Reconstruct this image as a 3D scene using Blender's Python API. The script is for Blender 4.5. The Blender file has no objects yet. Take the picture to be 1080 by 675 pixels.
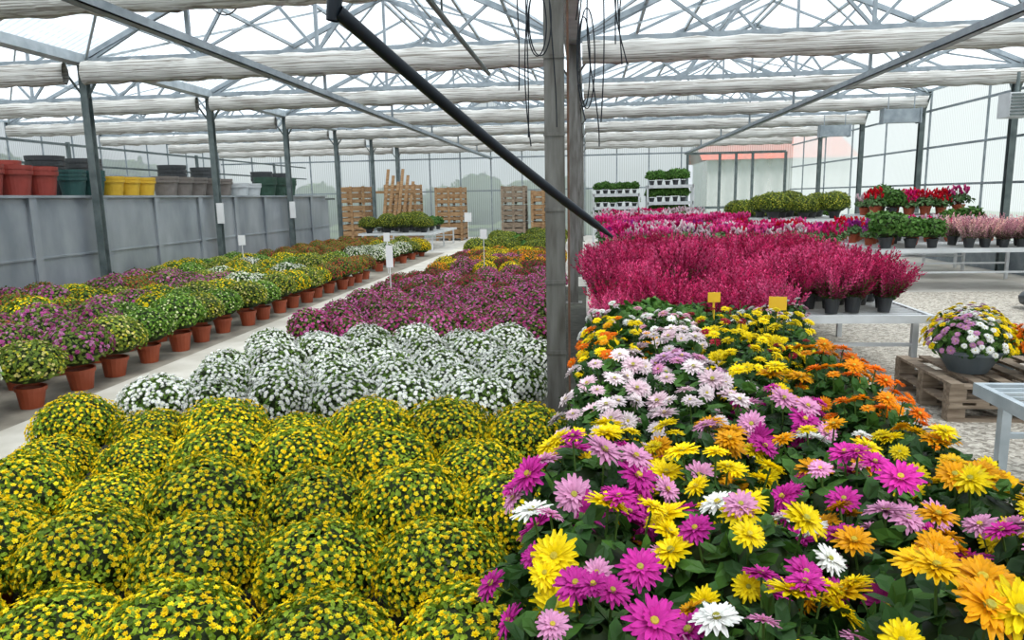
import bpy, math, random
import numpy as np
from mathutils import Matrix, Vector
rng = np.random.default_rng(11)
random.seed(5)
scene = bpy.context.scene
scene.view_settings.view_transform = 'Standard'
scene.view_settings.look = 'None'
scene.view_settings.exposure = 0.48

# ------------------------------------------------------------------ materials
def new_mat(name):
    m = bpy.data.materials.new(name); m.use_nodes = True
    nt = m.node_tree; nt.nodes.clear()
    out = nt.nodes.new('ShaderNodeOutputMaterial')
    return m, nt, out

def mat_attr(name, transl=0.25, rough=0.55):
    m, nt, out = new_mat(name)
    a = nt.nodes.new('ShaderNodeAttribute'); a.attribute_name = 'Col'
    oi = nt.nodes.new('ShaderNodeObjectInfo')
    mr = nt.nodes.new('ShaderNodeMapRange'); mr.inputs[3].default_value = 0.82; mr.inputs[4].default_value = 1.14
    nt.links.new(oi.outputs['Random'], mr.inputs[0])
    mx = nt.nodes.new('ShaderNodeVectorMath'); mx.operation = 'SCALE'
    nt.links.new(a.outputs['Color'], mx.inputs[0]); nt.links.new(mr.outputs[0], mx.inputs['Scale'])
    p = nt.nodes.new('ShaderNodeBsdfPrincipled'); p.inputs['Roughness'].default_value = rough
    p.inputs['Specular IOR Level'].default_value = 0.2
    nt.links.new(mx.outputs[0], p.inputs['Base Color'])
    t = nt.nodes.new('ShaderNodeBsdfTranslucent'); nt.links.new(mx.outputs[0], t.inputs['Color'])
    s = nt.nodes.new('ShaderNodeMixShader'); s.inputs[0].default_value = transl
    nt.links.new(p.outputs[0], s.inputs[1]); nt.links.new(t.outputs[0], s.inputs[2])
    nt.links.new(s.outputs[0], out.inputs[0])
    return m

def mat_noise(name, c1, c2, scale=5, rough=0.6, metal=0.0, bump=0.0, stretch=(1,1,1), detail=6, spec=0.5, lo=0.3, hi=0.7):
    m, nt, out = new_mat(name)
    tc = nt.nodes.new('ShaderNodeTexCoord'); mp = nt.nodes.new('ShaderNodeMapping')
    mp.inputs['Scale'].default_value = stretch
    nt.links.new(tc.outputs['Object'], mp.inputs[0])
    n = nt.nodes.new('ShaderNodeTexNoise'); n.inputs['Scale'].default_value = scale; n.inputs['Detail'].default_value = detail
    nt.links.new(mp.outputs[0], n.inputs['Vector'])
    r = nt.nodes.new('ShaderNodeValToRGB')
    r.color_ramp.elements[0].position = lo; r.color_ramp.elements[1].position = hi
    r.color_ramp.elements[0].color = (*c1, 1); r.color_ramp.elements[1].color = (*c2, 1)
    nt.links.new(n.outputs[0], r.inputs[0])
    p = nt.nodes.new('ShaderNodeBsdfPrincipled')
    p.inputs['Roughness'].default_value = rough; p.inputs['Metallic'].default_value = metal
    p.inputs['Specular IOR Level'].default_value = spec
    nt.links.new(r.outputs[0], p.inputs['Base Color'])
    if bump:
        b = nt.nodes.new('ShaderNodeBump'); b.inputs['Strength'].default_value = bump; b.inputs['Distance'].default_value = 0.02
        nt.links.new(n.outputs[0], b.inputs['Height']); nt.links.new(b.outputs[0], p.inputs['Normal'])
    nt.links.new(p.outputs[0], out.inputs[0])
    return m

def mat_gravel(name):
    m, nt, out = new_mat(name)
    tc = nt.nodes.new('ShaderNodeTexCoord')
    v = nt.nodes.new('ShaderNodeTexVoronoi'); v.inputs['Scale'].default_value = 38
    nt.links.new(tc.outputs['Object'], v.inputs['Vector'])
    sep = nt.nodes.new('ShaderNodeSeparateColor'); nt.links.new(v.outputs['Color'], sep.inputs[0])
    r = nt.nodes.new('ShaderNodeValToRGB')
    r.color_ramp.elements[0].color = (0.20, 0.175, 0.14, 1); r.color_ramp.elements[1].color = (0.62, 0.57, 0.49, 1)
    nt.links.new(sep.outputs[0], r.inputs[0])
    p = nt.nodes.new('ShaderNodeBsdfPrincipled'); p.inputs['Roughness'].default_value = 0.9
    nt.links.new(r.outputs[0], p.inputs['Base Color'])
    b = nt.nodes.new('ShaderNodeBump'); b.invert = True; b.inputs['Strength'].default_value = 0.8; b.inputs['Distance'].default_value = 0.02
    nt.links.new(v.outputs['Distance'], b.inputs['Height']); nt.links.new(b.outputs[0], p.inputs['Normal'])
    nt.links.new(p.outputs[0], out.inputs[0])
    return m

def mat_sheet(name, transp, col=(0.93,0.96,0.97), axis='Y', scale=14, tcol=(0.97,0.98,1.0), amp=.2):
    m, nt, out = new_mat(name)
    tc = nt.nodes.new('ShaderNodeTexCoord')
    w = nt.nodes.new('ShaderNodeTexWave'); w.bands_direction = axis; w.inputs['Scale'].default_value = scale/6.28
    w.inputs['Distortion'].default_value = 0.0
    nt.links.new(tc.outputs['Object'], w.inputs['Vector'])
    n = nt.nodes.new('ShaderNodeTexNoise'); n.inputs['Scale'].default_value = 0.7; n.inputs['Detail'].default_value = 4
    nt.links.new(tc.outputs['Object'], n.inputs['Vector'])
    mm = nt.nodes.new('ShaderNodeMath'); mm.operation = 'MULTIPLY_ADD'; mm.inputs[1].default_value = amp; mm.inputs[2].default_value = transp-amp*.5-.12
    nt.links.new(w.outputs['Fac'], mm.inputs[0])
    m2 = nt.nodes.new('ShaderNodeMath'); m2.operation = 'MULTIPLY_ADD'; m2.inputs[1].default_value = 0.25; m2.use_clamp = True
    nt.links.new(n.outputs[0], m2.inputs[0]); nt.links.new(mm.outputs[0], m2.inputs[2])
    tl = nt.nodes.new('ShaderNodeBsdfTranslucent'); tl.inputs[0].default_value = (*col, 1)
    tp = nt.nodes.new('ShaderNodeBsdfTransparent'); tp.inputs[0].default_value = (*tcol, 1)
    s = nt.nodes.new('ShaderNodeMixShader')
    nt.links.new(m2.outputs[0], s.inputs[0]); nt.links.new(tl.outputs[0], s.inputs[1]); nt.links.new(tp.outputs[0], s.inputs[2])
    nt.links.new(s.outputs[0], out.inputs[0])
    return m

PETAL = mat_attr('petal', 0.3, 0.5)
LEAF = mat_attr('leaf', 0.2, 0.5)
GALV = mat_noise('galvanised_steel', (0.19,0.225,0.25), (0.31,0.35,0.38), 6, 0.45, 0.35)
GALVD = mat_noise('weathered_steel', (0.07,0.095,0.095), (0.15,0.18,0.18), 5, 0.5, 0.3)
GALVL = mat_noise('light_galvanised', (0.30,0.35,0.38), (0.48,0.53,0.56), 6, 0.5, 0.2)
COLM = mat_noise('column_steel', (0.075,0.07,0.06), (0.18,0.18,0.17), 3, 0.5, 0.3, stretch=(6,6,1))
PANEL = mat_noise('metal_panel', (0.22,0.25,0.28), (0.40,0.43,0.46), 1.6, 0.38, 0.4, stretch=(1,1.2,0.5))
SCREEN = mat_noise('shade_screen_fabric', (0.19,0.17,0.145), (0.56,0.555,0.53), 9, 0.9, 0.0, 0.7, stretch=(0.10,4,7), lo=0.36, hi=0.56)
CLOTH = mat_noise('ground_cloth_mat', (0.02,0.022,0.015), (0.055,0.055,0.04), 10, 0.9, bump=0.2)
CONC = mat_noise('concrete', (0.34,0.32,0.28), (0.50,0.48,0.44), 1.6, 0.85, bump=0.1, detail=10)
GRAV = mat_gravel('gravel')
WHITE = mat_noise('white_paint', (0.50,0.52,0.53), (0.63,0.65,0.66), 4, 0.5)
BLACK = mat_noise('black_rubber', (0.003,0.006,0.010), (0.006,0.011,0.018), 8, 0.45, spec=.25)
TERRA = mat_noise('terracotta_plastic', (0.32,0.06,0.022), (0.44,0.095,0.038), 6, 0.55)
REDP = mat_noise('red_pot_plastic', (0.22,0.03,0.022), (0.32,0.05,0.035), 4, 0.5)
GREYP = mat_noise('grey_pot_plastic', (0.025,0.028,0.03), (0.05,0.055,0.06), 4, 0.5)
TEALP = mat_noise('dark_teal_plastic', (0.015,0.06,0.06), (0.03,0.10,0.09), 4, 0.5)
YELP = mat_noise('yellow_plastic', (0.62,0.37,0.02), (0.72,0.45,0.04), 4, 0.5)
TAUPE = mat_noise('taupe_plastic',(.15,.13,.115),(.23,.20,.18),4,.6)
DKG = mat_noise('dark_green_plastic',(.02,.06,.04),(.04,.09,.06),4,.6)
SLATE = mat_noise('slate_plastic',(.09,.12,.14),(.14,.17,.19),5,.5)
WOOD = mat_noise('raw_wood', (0.20,0.10,0.04), (0.42,0.26,0.13), 4, 0.8, stretch=(1,6,6), bump=0.2)
WOODG = mat_noise('weathered_wood', (0.13,0.09,0.06), (0.33,0.26,0.19), 4, 0.85, stretch=(1,8,8), bump=0.2)
YTAG = mat_noise('yellow_card', (0.80,0.45,0.01), (0.85,0.52,0.03), 3, 0.5)
WTAG = mat_noise('white_card', (0.65,0.65,0.65), (0.75,0.75,0.75), 3, 0.5)
REDROOF = mat_noise('red_roof_tile', (0.45,0.10,0.07), (0.6,0.16,0.11), 3, 0.8)
ROOFM = mat_sheet('roof_sheet', 0.50, col=(.78,.86,.92), axis='Y', scale=16, amp=.34, tcol=(.88,.94,1.0))
WALLM = mat_sheet('wall_sheet', 0.20, col=(0.60,0.65,0.69), axis='Y', scale=26, amp=.25)
WALLB = mat_sheet('wall_sheet_back', 0.24, col=(0.64,0.69,0.73), axis='X', scale=22, amp=.25)
GLASS = mat_sheet('door_glazing', 0.55, col=(0.50,0.58,0.60), axis='X', scale=3)

# ------------------------------------------------------------------ builder
class B:
    def __init__(s): s.V=[]; s.F=[]; s.C=[]; s.M=[]; s.n=0
    def add(s, V, F, C=(1,1,1), m=0):
        V=np.asarray(V,float); F=np.asarray(F,int)
        C=np.asarray(C,float)
        if C.ndim==1: C=np.tile(C,(len(V),1))
        s.V.append(V); s.F.append(F+s.n); s.C.append(C); s.M.append(np.full(len(F),m,int)); s.n+=len(V)
    def mesh(s, name, mats, smooth=False):
        V=np.concatenate(s.V); F=np.concatenate(s.F); C=np.concatenate(s.C); M=np.concatenate(s.M)
        me=bpy.data.meshes.new(name); me.from_pydata(V.tolist(),[],F.tolist())
        for mt in mats: me.materials.append(mt)
        me.polygons.foreach_set('material_index', M.astype(np.int32))
        if smooth: me.polygons.foreach_set('use_smooth', np.ones(len(F),bool))
        at=me.color_attributes.new('Col','FLOAT_COLOR','POINT')
        at.data.foreach_set('color', np.concatenate([C,np.ones((len(C),1))],1).astype(np.float32).ravel())
        me.update(); return me
    def obj(s, name, mats, parent=None, loc=(0,0,0), smooth=False):
        o=bpy.data.objects.new(name, s.mesh(name,mats,smooth)); scene.collection.objects.link(o)
        o.location=loc
        if parent: o.parent=parent
        return o

def empty(name, loc=(0,0,0)):
    e=bpy.data.objects.new(name,None); e.location=loc; e.empty_display_size=0.1; scene.collection.objects.link(e); return e
def inst(name, me, loc, rot=0, sc=1, parent=None, tilt=0):
    o=bpy.data.objects.new(name, me); o.location=loc
    o.rotation_euler=(tilt*math.cos(rot*3),tilt*math.sin(rot*3),rot)
    o.scale=(sc,sc,sc) if np.isscalar(sc) else sc
    scene.collection.objects.link(o)
    if parent: o.parent=parent
    return o

BOXF=np.array([[0,3,2,1],[4,5,6,7],[0,1,5,4],[1,2,6,5],[2,3,7,6],[3,0,4,7]])
def box(b, x0,x1,y0,y1,z0,z1,m=0,c=(1,1,1)):
    b.add([(x0,y0,z0),(x1,y0,z0),(x1,y1,z0),(x0,y1,z0),(x0,y0,z1),(x1,y0,z1),(x1,y1,z1),(x0,y1,z1)],BOXF,c,m)
def beam(b,p0,p1,w,h,m=0,c=(1,1,1)):
    p0=np.array(p0,float); p1=np.array(p1,float); d=p1-p0; d/=np.linalg.norm(d)
    up=np.array([0,0,1.]) if abs(d[2])<0.95 else np.array([0,1.,0])
    s=np.cross(d,up); s/=np.linalg.norm(s); u=np.cross(s,d)
    V=[]
    for p in (p0,p1):
        for a,e in ((-1,-1),(1,-1),(1,1),(-1,1)): V.append(p+s*a*w/2+u*e*h/2)
    b.add(V,BOXF,c,m)
def lathe(b, prof, seg=20, m=0, c=(1,1,1), cx=0,cy=0,cz=0):
    V=[]; F=[]
    for r,z in prof:
        for i in range(seg):
            a=2*math.pi*i/seg; V.append((cx+r*math.cos(a),cy+r*math.sin(a),cz+z))
    for j in range(len(prof)-1):
        for i in range(seg):
            k=(i+1)%seg; F.append((j*seg+i,j*seg+k,(j+1)*seg+k,(j+1)*seg+i))
    b.add(V,F,c,m)
def tube(b, pts, r, seg=8, m=0, c=(1,1,1)):
    pts=np.array(pts,float); V=[];F=[]
    n=len(pts); rr=r if hasattr(r,'__len__') else [r]*n
    for i in range(n):
        d=pts[min(i+1,n-1)]-pts[max(i-1,0)]; d/=np.linalg.norm(d)+1e-9
        up=np.array([0,0,1.]) if abs(d[2])<0.9 else np.array([0,1.,0])
        s=np.cross(d,up); s/=np.linalg.norm(s); u=np.cross(s,d)
        for k in range(seg):
            a=2*math.pi*k/seg; V.append(pts[i]+rr[i]*(s*math.cos(a)+u*math.sin(a)))
    for i in range(n-1):
        for k in range(seg):
            q=(k+1)%seg; F.append((i*seg+k,i*seg+q,(i+1)*seg+q,(i+1)*seg+k))
    b.add(V,F,c,m)

# ------------------------------------------------------------------ templates
def petal(L,w,e0,e1,ts=(0,.3,.72,1),pr=(.35,.85,1,.4),across=3,g0=.7,chan=.18):
    V=[];C=[];x=z=0;pt=0
    for t,p in zip(ts,pr):
        e=e0+(e1-e0)*t; dt=(t-pt)*L; x+=dt*math.cos(e); z+=dt*math.sin(e); pt=t
        ys=np.linspace(-1,1,across)
        for y in ys:
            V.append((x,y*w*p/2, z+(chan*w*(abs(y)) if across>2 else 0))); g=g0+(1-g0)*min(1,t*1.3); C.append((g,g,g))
    F=[]
    for i in range(len(ts)-1):
        for j in range(across-1):
            a=i*across+j; F.append((a,a+1,a+across+1,a+across))
    return np.array(V),np.array(F),np.array(C)
def rotz(V,a):
    c,s=math.cos(a),math.sin(a); R=np.array([[c,-s,0],[s,c,0],[0,0,1]]); return V@R.T
def flower_t(layers, seed=0):
    r=random.Random(seed); VV=[];FF=[];CC=[];n=0
    for (cnt,L,w,e0,e1,g,kw) in layers:
        for i in range(cnt):
            V,F,C=petal(L*r.uniform(.88,1.1),w,e0+r.uniform(-.08,.08),e1+r.uniform(-.25,.25),**kw)
            V=rotz(V,2*math.pi*(i+r.uniform(-.2,.2))/cnt+L*7)
            VV.append(V);FF.append(F+n);CC.append(C*g*r.uniform(.9,1.05));n+=len(V)
    return np.concatenate(VV),np.concatenate(FF),np.concatenate(CC)
def disc_t(r,h):
    V=[(0,0,h)];F=[]
    for i in range(8): a=i*math.pi/4; V.append((r*.6*math.cos(a),r*.6*math.sin(a),h*.85))
    for i in range(8): a=i*math.pi/4; V.append((r*math.cos(a),r*math.sin(a),0))
    for i in range(0,8,2): F.append((0,1+i,1+(i+1)%8,1+(i+2)%8))
    for i in range(8): F.append((9+i,9+(i+1)%8,1+(i+1)%8,1+i))
    C=np.ones((17,3)); C[0]*=.75
    return np.array(V,float),np.array(F),C
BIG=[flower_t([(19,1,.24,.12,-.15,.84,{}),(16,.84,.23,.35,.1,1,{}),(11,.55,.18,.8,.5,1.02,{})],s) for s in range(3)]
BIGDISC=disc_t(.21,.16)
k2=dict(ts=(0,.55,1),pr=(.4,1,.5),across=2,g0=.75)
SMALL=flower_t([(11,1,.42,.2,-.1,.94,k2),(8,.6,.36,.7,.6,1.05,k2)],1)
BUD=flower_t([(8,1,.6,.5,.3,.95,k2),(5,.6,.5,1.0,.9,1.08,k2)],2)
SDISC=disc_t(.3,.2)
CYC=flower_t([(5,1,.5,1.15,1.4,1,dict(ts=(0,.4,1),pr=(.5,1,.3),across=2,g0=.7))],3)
LEAF_T=(np.array([(0,0,0),(.5,0,.05),(1,0,-.12),(.22,.27,.07),(.72,.24,0),(.22,-.27,.07),(.72,-.24,0)]),
        np.array([(0,1,4,3),(0,5,6,1),(1,6,2,4)]), np.array([[.75]*3,[.9]*3,[1.1]*3,[1]*3,[1.05]*3,[1]*3,[1.05]*3]))
def heather_spike():
    V=[];F=[];C=[];n=0;r=random.Random(3)
    for i in range(30):
        t=i/29; z=.18+.82*t; a=i*2.4; rad=.085*(1-.75*t)+.012
        w=.048*(1-.3*t); x,y=math.cos(a),math.sin(a)
        b0=np.array([x*.008,y*.008,z-.03]); tip=np.array([x*rad,y*rad,z+.035]); s=np.array([-y,x,0])*w*.55
        V+=[b0,(b0+tip)/2-s,tip,(b0+tip)/2+s]; F.append((n,n+1,n+2,n+3)); n+=4
        g=r.uniform(.6,1.3); q=.75+.45*t   # lighter, pinker tips
        C+=[(g*.8*q,g*.8,g*.8),(g*q,g*(.8+.5*t),g*(.8+.4*t)),(g*1.15*q,g*(1+.8*t),g*(1+.5*t)),(g*q,g*(.8+.5*t),g*(.8+.4*t))]
    return np.array(V),np.array(F),np.array(C)
SPK=heather_spike()
def green_spike():
    V=[];F=[];n=0
    for i in range(14):
        t=i/13; z=.02+.5*t; a=i*2.1; rad=.07; x,y=math.cos(a),math.sin(a)
        b0=np.array([0,0,z]); tip=np.array([x*rad,y*rad,z+.1]); s=np.array([-y,x,0])*.012
        V+=[b0,(b0+tip)/2-s,tip,(b0+tip)/2+s]; F.append((n,n+1,n+2,n+3)); n+=4
    return np.array(V),np.array(F),np.ones((n,3))
GSPK=green_spike()

def stamp(b,T,P,N,S,tint,m=0):
    V,F,C=T; n=len(P); P=np.asarray(P,float); N=np.asarray(N,float); N=N/np.linalg.norm(N,axis=1,keepdims=True)
    S=np.broadcast_to(np.asarray(S,float),(n,)); tint=np.broadcast_to(np.asarray(tint,float),(n,3))
    R=rng.normal(size=(n,3)); X=np.cross(R,N); X/=np.linalg.norm(X,axis=1,keepdims=True); Y=np.cross(N,X)
    W=(V[None,:,0,None]*X[:,None]+V[None,:,1,None]*Y[:,None]+V[None,:,2,None]*N[:,None])*S[:,None,None]+P[:,None]
    FF=(F[None]+(np.arange(n)*len(V))[:,None,None]).reshape(-1,4)
    CC=(C[None]*tint[:,None]).reshape(-1,3)
    b.add(W.reshape(-1,3),FF,CC,m)

def fib(n,cmin,jit=.5):
    i=np.arange(n)+.5; c=1-(1-cmin)*i/n; a=i*2.39996+rng.normal(0,jit/ math.sqrt(n)*2,n)
    c=np.clip(c+rng.normal(0,jit*.6/n**.5*.5,n),cmin,1); s=np.sqrt(1-c*c)
    return np.stack([s*np.cos(a),s*np.sin(a),c],1)
def pick(cols,n,w=None):
    cols=np.array(cols); idx=rng.choice(len(cols),n,p=w); return cols[idx]*rng.uniform(.82,1.12,(n,1))
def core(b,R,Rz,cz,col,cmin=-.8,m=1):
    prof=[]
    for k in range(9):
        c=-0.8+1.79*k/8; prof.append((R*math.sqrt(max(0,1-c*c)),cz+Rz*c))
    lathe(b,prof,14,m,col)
def potmesh(b,r,h,m=2,c=(1,1,1)):
    lathe(b,[(.001,0.002),(r*.72,0),(r*.93,h*.82),(r*1.02,h*.82),(r*1.04,h),(r*.93,h),(r*.9,h*.88),(.001,h*.86)],18,m,c)

GREENS=[(.10,.19,.025),(.15,.27,.035),(.06,.13,.02)]
def dome(name,R,Rz,cz,nl,nf,cols,T=SMALL,fr=.016,greens=GREENS,disc=None,potm=None,ph=.15,pr=.10,leaf=.035,cmin=-.45,w=None,bump=.04,biasup=.2,lobes=0.05,inner=.86):
    b=B()
    ph0=rng.uniform(0,6.28,4)
    def shape(D):
        a=np.arctan2(D[:,1],D[:,0])
        k=1+lobes*(np.sin(3*a+ph0[0])*(1-D[:,2]**2)+.6*np.sin(5*a+ph0[1]+3*D[:,2])+.5*np.sin(2*a+ph0[2])*D[:,2])
        return D*np.array([R,R,Rz])*k[:,None]+np.array([0,0,cz])
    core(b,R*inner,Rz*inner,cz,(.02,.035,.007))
    D=fib(nl,cmin); P=shape(D*rng.uniform(.88,1.02,(nl,1)))
    N=D+rng.normal(0,.55,(nl,3)); stamp(b,LEAF_T,P,N,rng.uniform(.7,1.2,nl)*leaf,pick(greens,nl),1)
    if nf:
        D=fib(nf,cmin*.75,.9)
        dens=.5+.5*np.sin(4*D[:,0]+ph0[3])*np.sin(5*D[:,1]+ph0[2]); D=D[rng.uniform(0,1,nf)<.72+.28*dens]; nf=len(D)
        P=shape(D*rng.uniform(1.0,1.0+bump,(nf,1)))
        N=D+rng.normal(0,.25,(nf,3))+np.array([0,0,biasup])
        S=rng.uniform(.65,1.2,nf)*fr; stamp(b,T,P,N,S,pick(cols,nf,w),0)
        if disc is not None: stamp(b,SDISC,P+D*fr*.1,N,S*.8,disc,0)
    mats=[PETAL,LEAF]
    if potm: potmesh(b,pr,ph); mats.append(potm)
    else: potmesh(b,.09,.12); mats.append(TERRA)
    return b.mesh(name,mats)

YEL=[(.92,.68,.005),(.84,.58,.005),(.96,.78,.02)]
yellow=[dome('yellow_mum',.25,.19,.235,2000,700,YEL,T=BUD,fr=.0106,greens=[(.20,.30,.02),(.27,.39,.025),(.11,.19,.012)],leaf=.025,bump=.07,lobes=.07) for _ in range(5)]
white=[dome('white_mum',.25,.19,.235,900,480,[(.97,.97,.95),(.90,.92,.86),(.98,.98,.96)],T=SMALL,fr=.0175,greens=[(.15,.25,.04),(.09,.17,.025)],disc=(.80,.80,.45),bump=.08,lobes=.07) for _ in range(4)]
purple=[dome('purple_mum',.23,.205,.23,900,350,[(.56,.07,.28),(.42,.035,.16),(.70,.20,.46)],fr=.0178,greens=[(.10,.14,.02),(.15,.20,.03)],bump=.07) for _ in range(3)]
crimson=[dome('crimson_mum',.225,.195,.23,800,340,[(.42,.02,.07),(.28,.015,.05)],fr=.017,greens=[(.09,.14,.02)]) for _ in range(2)]
orange=[dome('orange_mum',.25,.2,.25,700,380,[(.88,.30,.01),(.80,.2,.01),(.9,.45,.01)],fr=.018) for _ in range(2)]
yelfull=[dome('golden_mum',.25,.2,.25,700,400,YEL,fr=.018) for _ in range(2)]
P=dict(potm=TERRA,ph=.17,pr=.105)
lw=[dome('pot_white',.23,.17,.33,700,360,[(.92,.92,.86),(.85,.87,.68)],fr=.0168,disc=(.6,.6,.2),**P) for _ in range(2)]
lp=[dome('pot_pink',.24,.18,.34,800,290,[(.52,.10,.32),(.62,.24,.46),(.36,.05,.18)],fr=.017,greens=[(.13,.20,.03),(.19,.26,.04)],**P) for _ in range(3)]
lo=[dome('pot_olive',.24,.18,.34,900,320,[(.66,.60,.05),(.75,.68,.25),(.46,.50,.06)],T=BUD,fr=.0125,greens=[(.20,.27,.035),(.13,.20,.025)],**P) for _ in range(3)]
lg=[dome('pot_green',.24,.18,.34,900,240,[(.72,.78,.40),(.45,.6,.12)],T=BUD,fr=.0105,greens=[(.14,.28,.03),(.09,.20,.02)],**P) for _ in range(2)]
ly=[dome('pot_yellow',.24,.18,.34,800,340,YEL,T=BUD,fr=.014,greens=[(.16,.27,.03)],**P) for _ in range(2)]
lr=[dome('pot_rust',.24,.18,.34,800,290,[(.48,.07,.03),(.38,.03,.06),(.6,.22,.04)],fr=.0155,greens=[(.15,.21,.03)],**P) for _ in range(2)]
shrub=[dome('shrub',.36,.26,.34,1400,300,[(.5,.5,.05),(.4,.42,.05)],T=BUD,fr=.018,greens=[(.15,.2,.03),(.1,.15,.02)],leaf=.05,potm=GREYP,ph=.16,pr=.14) for _ in range(2)]

MAG=(.64,.035,.37); LPK=(.82,.38,.62); WHT=(.92,.92,.88); YLW=(.95,.74,.005); AMB=(.93,.44,.005); ORG=(.87,.20,.003); PPK=(.88,.66,.73)
def bigmum(name,cols,nf=18,R=.19,fr=.046,w=None,potm=GREYP,top=.43,nl=460,leaf=.06):
    b=B()
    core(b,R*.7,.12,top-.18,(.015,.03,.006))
    D=fib(nl,-.6); rr=rng.uniform(.6,1.0,(nl,1))
    P=D*rr*np.array([R*1.02,R*1.02,.17])+np.array([0,0,top-.20]); N=D*.5+rng.normal(0,.5,(nl,3))+np.array([0,0,.4])
    stamp(b,LEAF_T,P,N,rng.uniform(.7,1.25,nl)*leaf,pick([(.03,.09,.015),(.055,.14,.02),(.02,.06,.012)],nl),1)
    D=fib(nf,.12,1.2); P=D*np.array([R*1.12,R*1.12,.19])+np.array([0,0,top-.185]); P[:,2]+=rng.uniform(-.03,.04,nf)
    N=D*.75+rng.normal(0,.22,(nf,3))+np.array([-.03,-.2,.6])
    S=rng.uniform(.65,1.2,nf)*fr; cc=pick(cols,nf,w); t=rng.integers(0,3,nf)
    for k in range(3):
        s=t==k
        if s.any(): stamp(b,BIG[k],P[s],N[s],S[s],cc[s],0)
    Nn=N/np.linalg.norm(N,axis=1,keepdims=True)
    stamp(b,BIGDISC,P+Nn*S[:,None]*.06,N,S,pick([(.62,.50,.05),(.45,.42,.06)],nf),0)
    for p in P: tube(b,[(p[0]*.25,p[1]*.25,.13),(p[0]*.7,p[1]*.7,.25),tuple(p-np.array([0,0,.004]))],.0028,4,1,(.08,.15,.03))
    potmesh(b,.095,.14); return b.mesh(name,[PETAL,LEAF,potm])
bm={}
bm['mag']=[bigmum('m',[MAG,MAG,LPK],nf=21) for _ in range(2)]
bm['lpk']=[bigmum('m',[LPK,(.78,.46,.7)]) for _ in range(2)]
bm['wht']=[bigmum('m',[WHT]) for _ in range(2)]
bm['yel']=[bigmum('m',[YLW]) for _ in range(2)]
bm['amb']=[bigmum('m',[AMB,(.94,.58,.005),YLW],nf=20,fr=.044) for _ in range(2)]
bm['org']=[bigmum('m',[ORG,(.88,.32,.005)],nf=27,fr=.034) for _ in range(2)]
bm['ppk']=[bigmum('m',[PPK,(.9,.78,.8)],nf=16,fr=.043) for _ in range(2)]
bm['mixA']=[bigmum('m',[MAG,YLW,WHT,AMB,LPK],w=[.28,.24,.12,.22,.14],nf=23) for _ in range(3)]
bm['mixB']=[bigmum('m',[LPK,WHT,AMB,MAG],w=[.34,.16,.32,.18],nf=23) for _ in range(3)]
bm['mixC']=[bigmum('m',[YLW,WHT,MAG,LPK],w=[.36,.14,.3,.2],nf=23) for _ in range(2)]
bm['mixW']=[bigmum('m',[WHT,YLW,LPK,AMB],w=[.5,.2,.15,.15],nf=19) for _ in range(2)]
bm['red']=[bigmum('m',[(.30,.01,.03),(.40,.02,.04)],nf=9,fr=.028) for _ in range(2)]
bm['yls']=[bigmum('m',[YLW],nf=34,fr=.029) for _ in range(2)]
bm['pks']=[bigmum('m',[PPK,(.78,.4,.52),WHT],nf=34,fr=.026) for _ in range(2)]
bm['ora']=[bigmum('m',[ORG,YLW,AMB],nf=30,fr=.029) for _ in range(2)]

def heather(name,cols,ns=110,R=.17,H=.40,potm=GREYP):
    b=B(); ang=rng.uniform(0,6.28,ns); rad=np.sqrt(rng.uniform(0,1,ns))
    base=np.stack([np.cos(ang)*rad*.06,np.sin(ang)*rad*.06,np.full(ns,.10)],1)
    lean=np.stack([np.cos(ang)*rad*R*4.2,np.sin(ang)*rad*R*4.2,np.ones(ns)],1)+rng.normal(0,.14,(ns,3))
    S=rng.uniform(.6,1.05,ns)*H*(1-.05*rad**2)
    stamp(b,SPK,base,lean,S,pick(cols,ns)*rng.uniform(.75,1.25,(ns,1)),0)
    stamp(b,GSPK,base,lean,S,pick([(.08,.16,.03),(.12,.18,.05)],ns),1)
    potmesh(b,.075,.13); return b.mesh(name,[PETAL,LEAF,potm])
hth=[heather('heather_plant',[(.36,.012,.075),(.46,.022,.11),(.22,.008,.045),(.52,.05,.16)]) for _ in range(3)]+[heather('heather_plant',[(.28,.008,.05),(.38,.012,.07)]) for _ in range(1)]+[heather('heather_plant',[(.52,.04,.15),(.58,.07,.2)]) for _ in range(1)]
hpk=[heather('pink_heather_plant',[(.62,.28,.34),(.7,.42,.40),(.5,.2,.28)],ns=80,H=.36) for _ in range(2)]
def cyclamen(name,cols,nf=30):
    b=B(); nl=130; D=fib(nl,0); P=D*np.array([.17,.17,.1])*rng.uniform(.6,1,(nl,1))+np.array([0,0,.17])
    stamp(b,LEAF_T,P,D+rng.normal(0,.3,(nl,3))+np.array([0,0,.5]),rng.uniform(.05,.08,nl),pick([(.05,.12,.03),(.12,.2,.08)],nl),1)
    a=rng.uniform(0,6.28,nf); r=np.sqrt(rng.uniform(0,1,nf))*.15
    P=np.stack([r*np.cos(a),r*np.sin(a),.27+rng.uniform(0,.09,nf)-r*.25],1)
    stamp(b,CYC,P,np.array([0,0,1])+rng.normal(0,.25,(nf,3)),rng.uniform(.045,.065,nf),pick(cols,nf),0)
    for p in P: tube(b,[(p[0]*.3,p[1]*.3,.13),tuple(p)],.002,4,1,(.2,.08,.06))
    potmesh(b,.08,.13); return b.mesh(name,[PETAL,LEAF,TERRA])
cy=[cyclamen('c',[(.75,.02,.22),(.66,.01,.12)]),cyclamen('c',[(.88,.14,.40),(.82,.06,.32)]),cyclamen('c',[(.88,.8,.82),(.85,.55,.65)]),cyclamen('c',[(.70,.01,.03)]),cyclamen('c',[(.45,.04,.35)])]
leafy=[dome('leafy',.2,.17,.28,420,0,None,greens=[(.05,.14,.02),(.1,.22,.04)],leaf=.07,potm=GREYP,ph=.14,pr=.09) for _ in range(2)]

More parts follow.
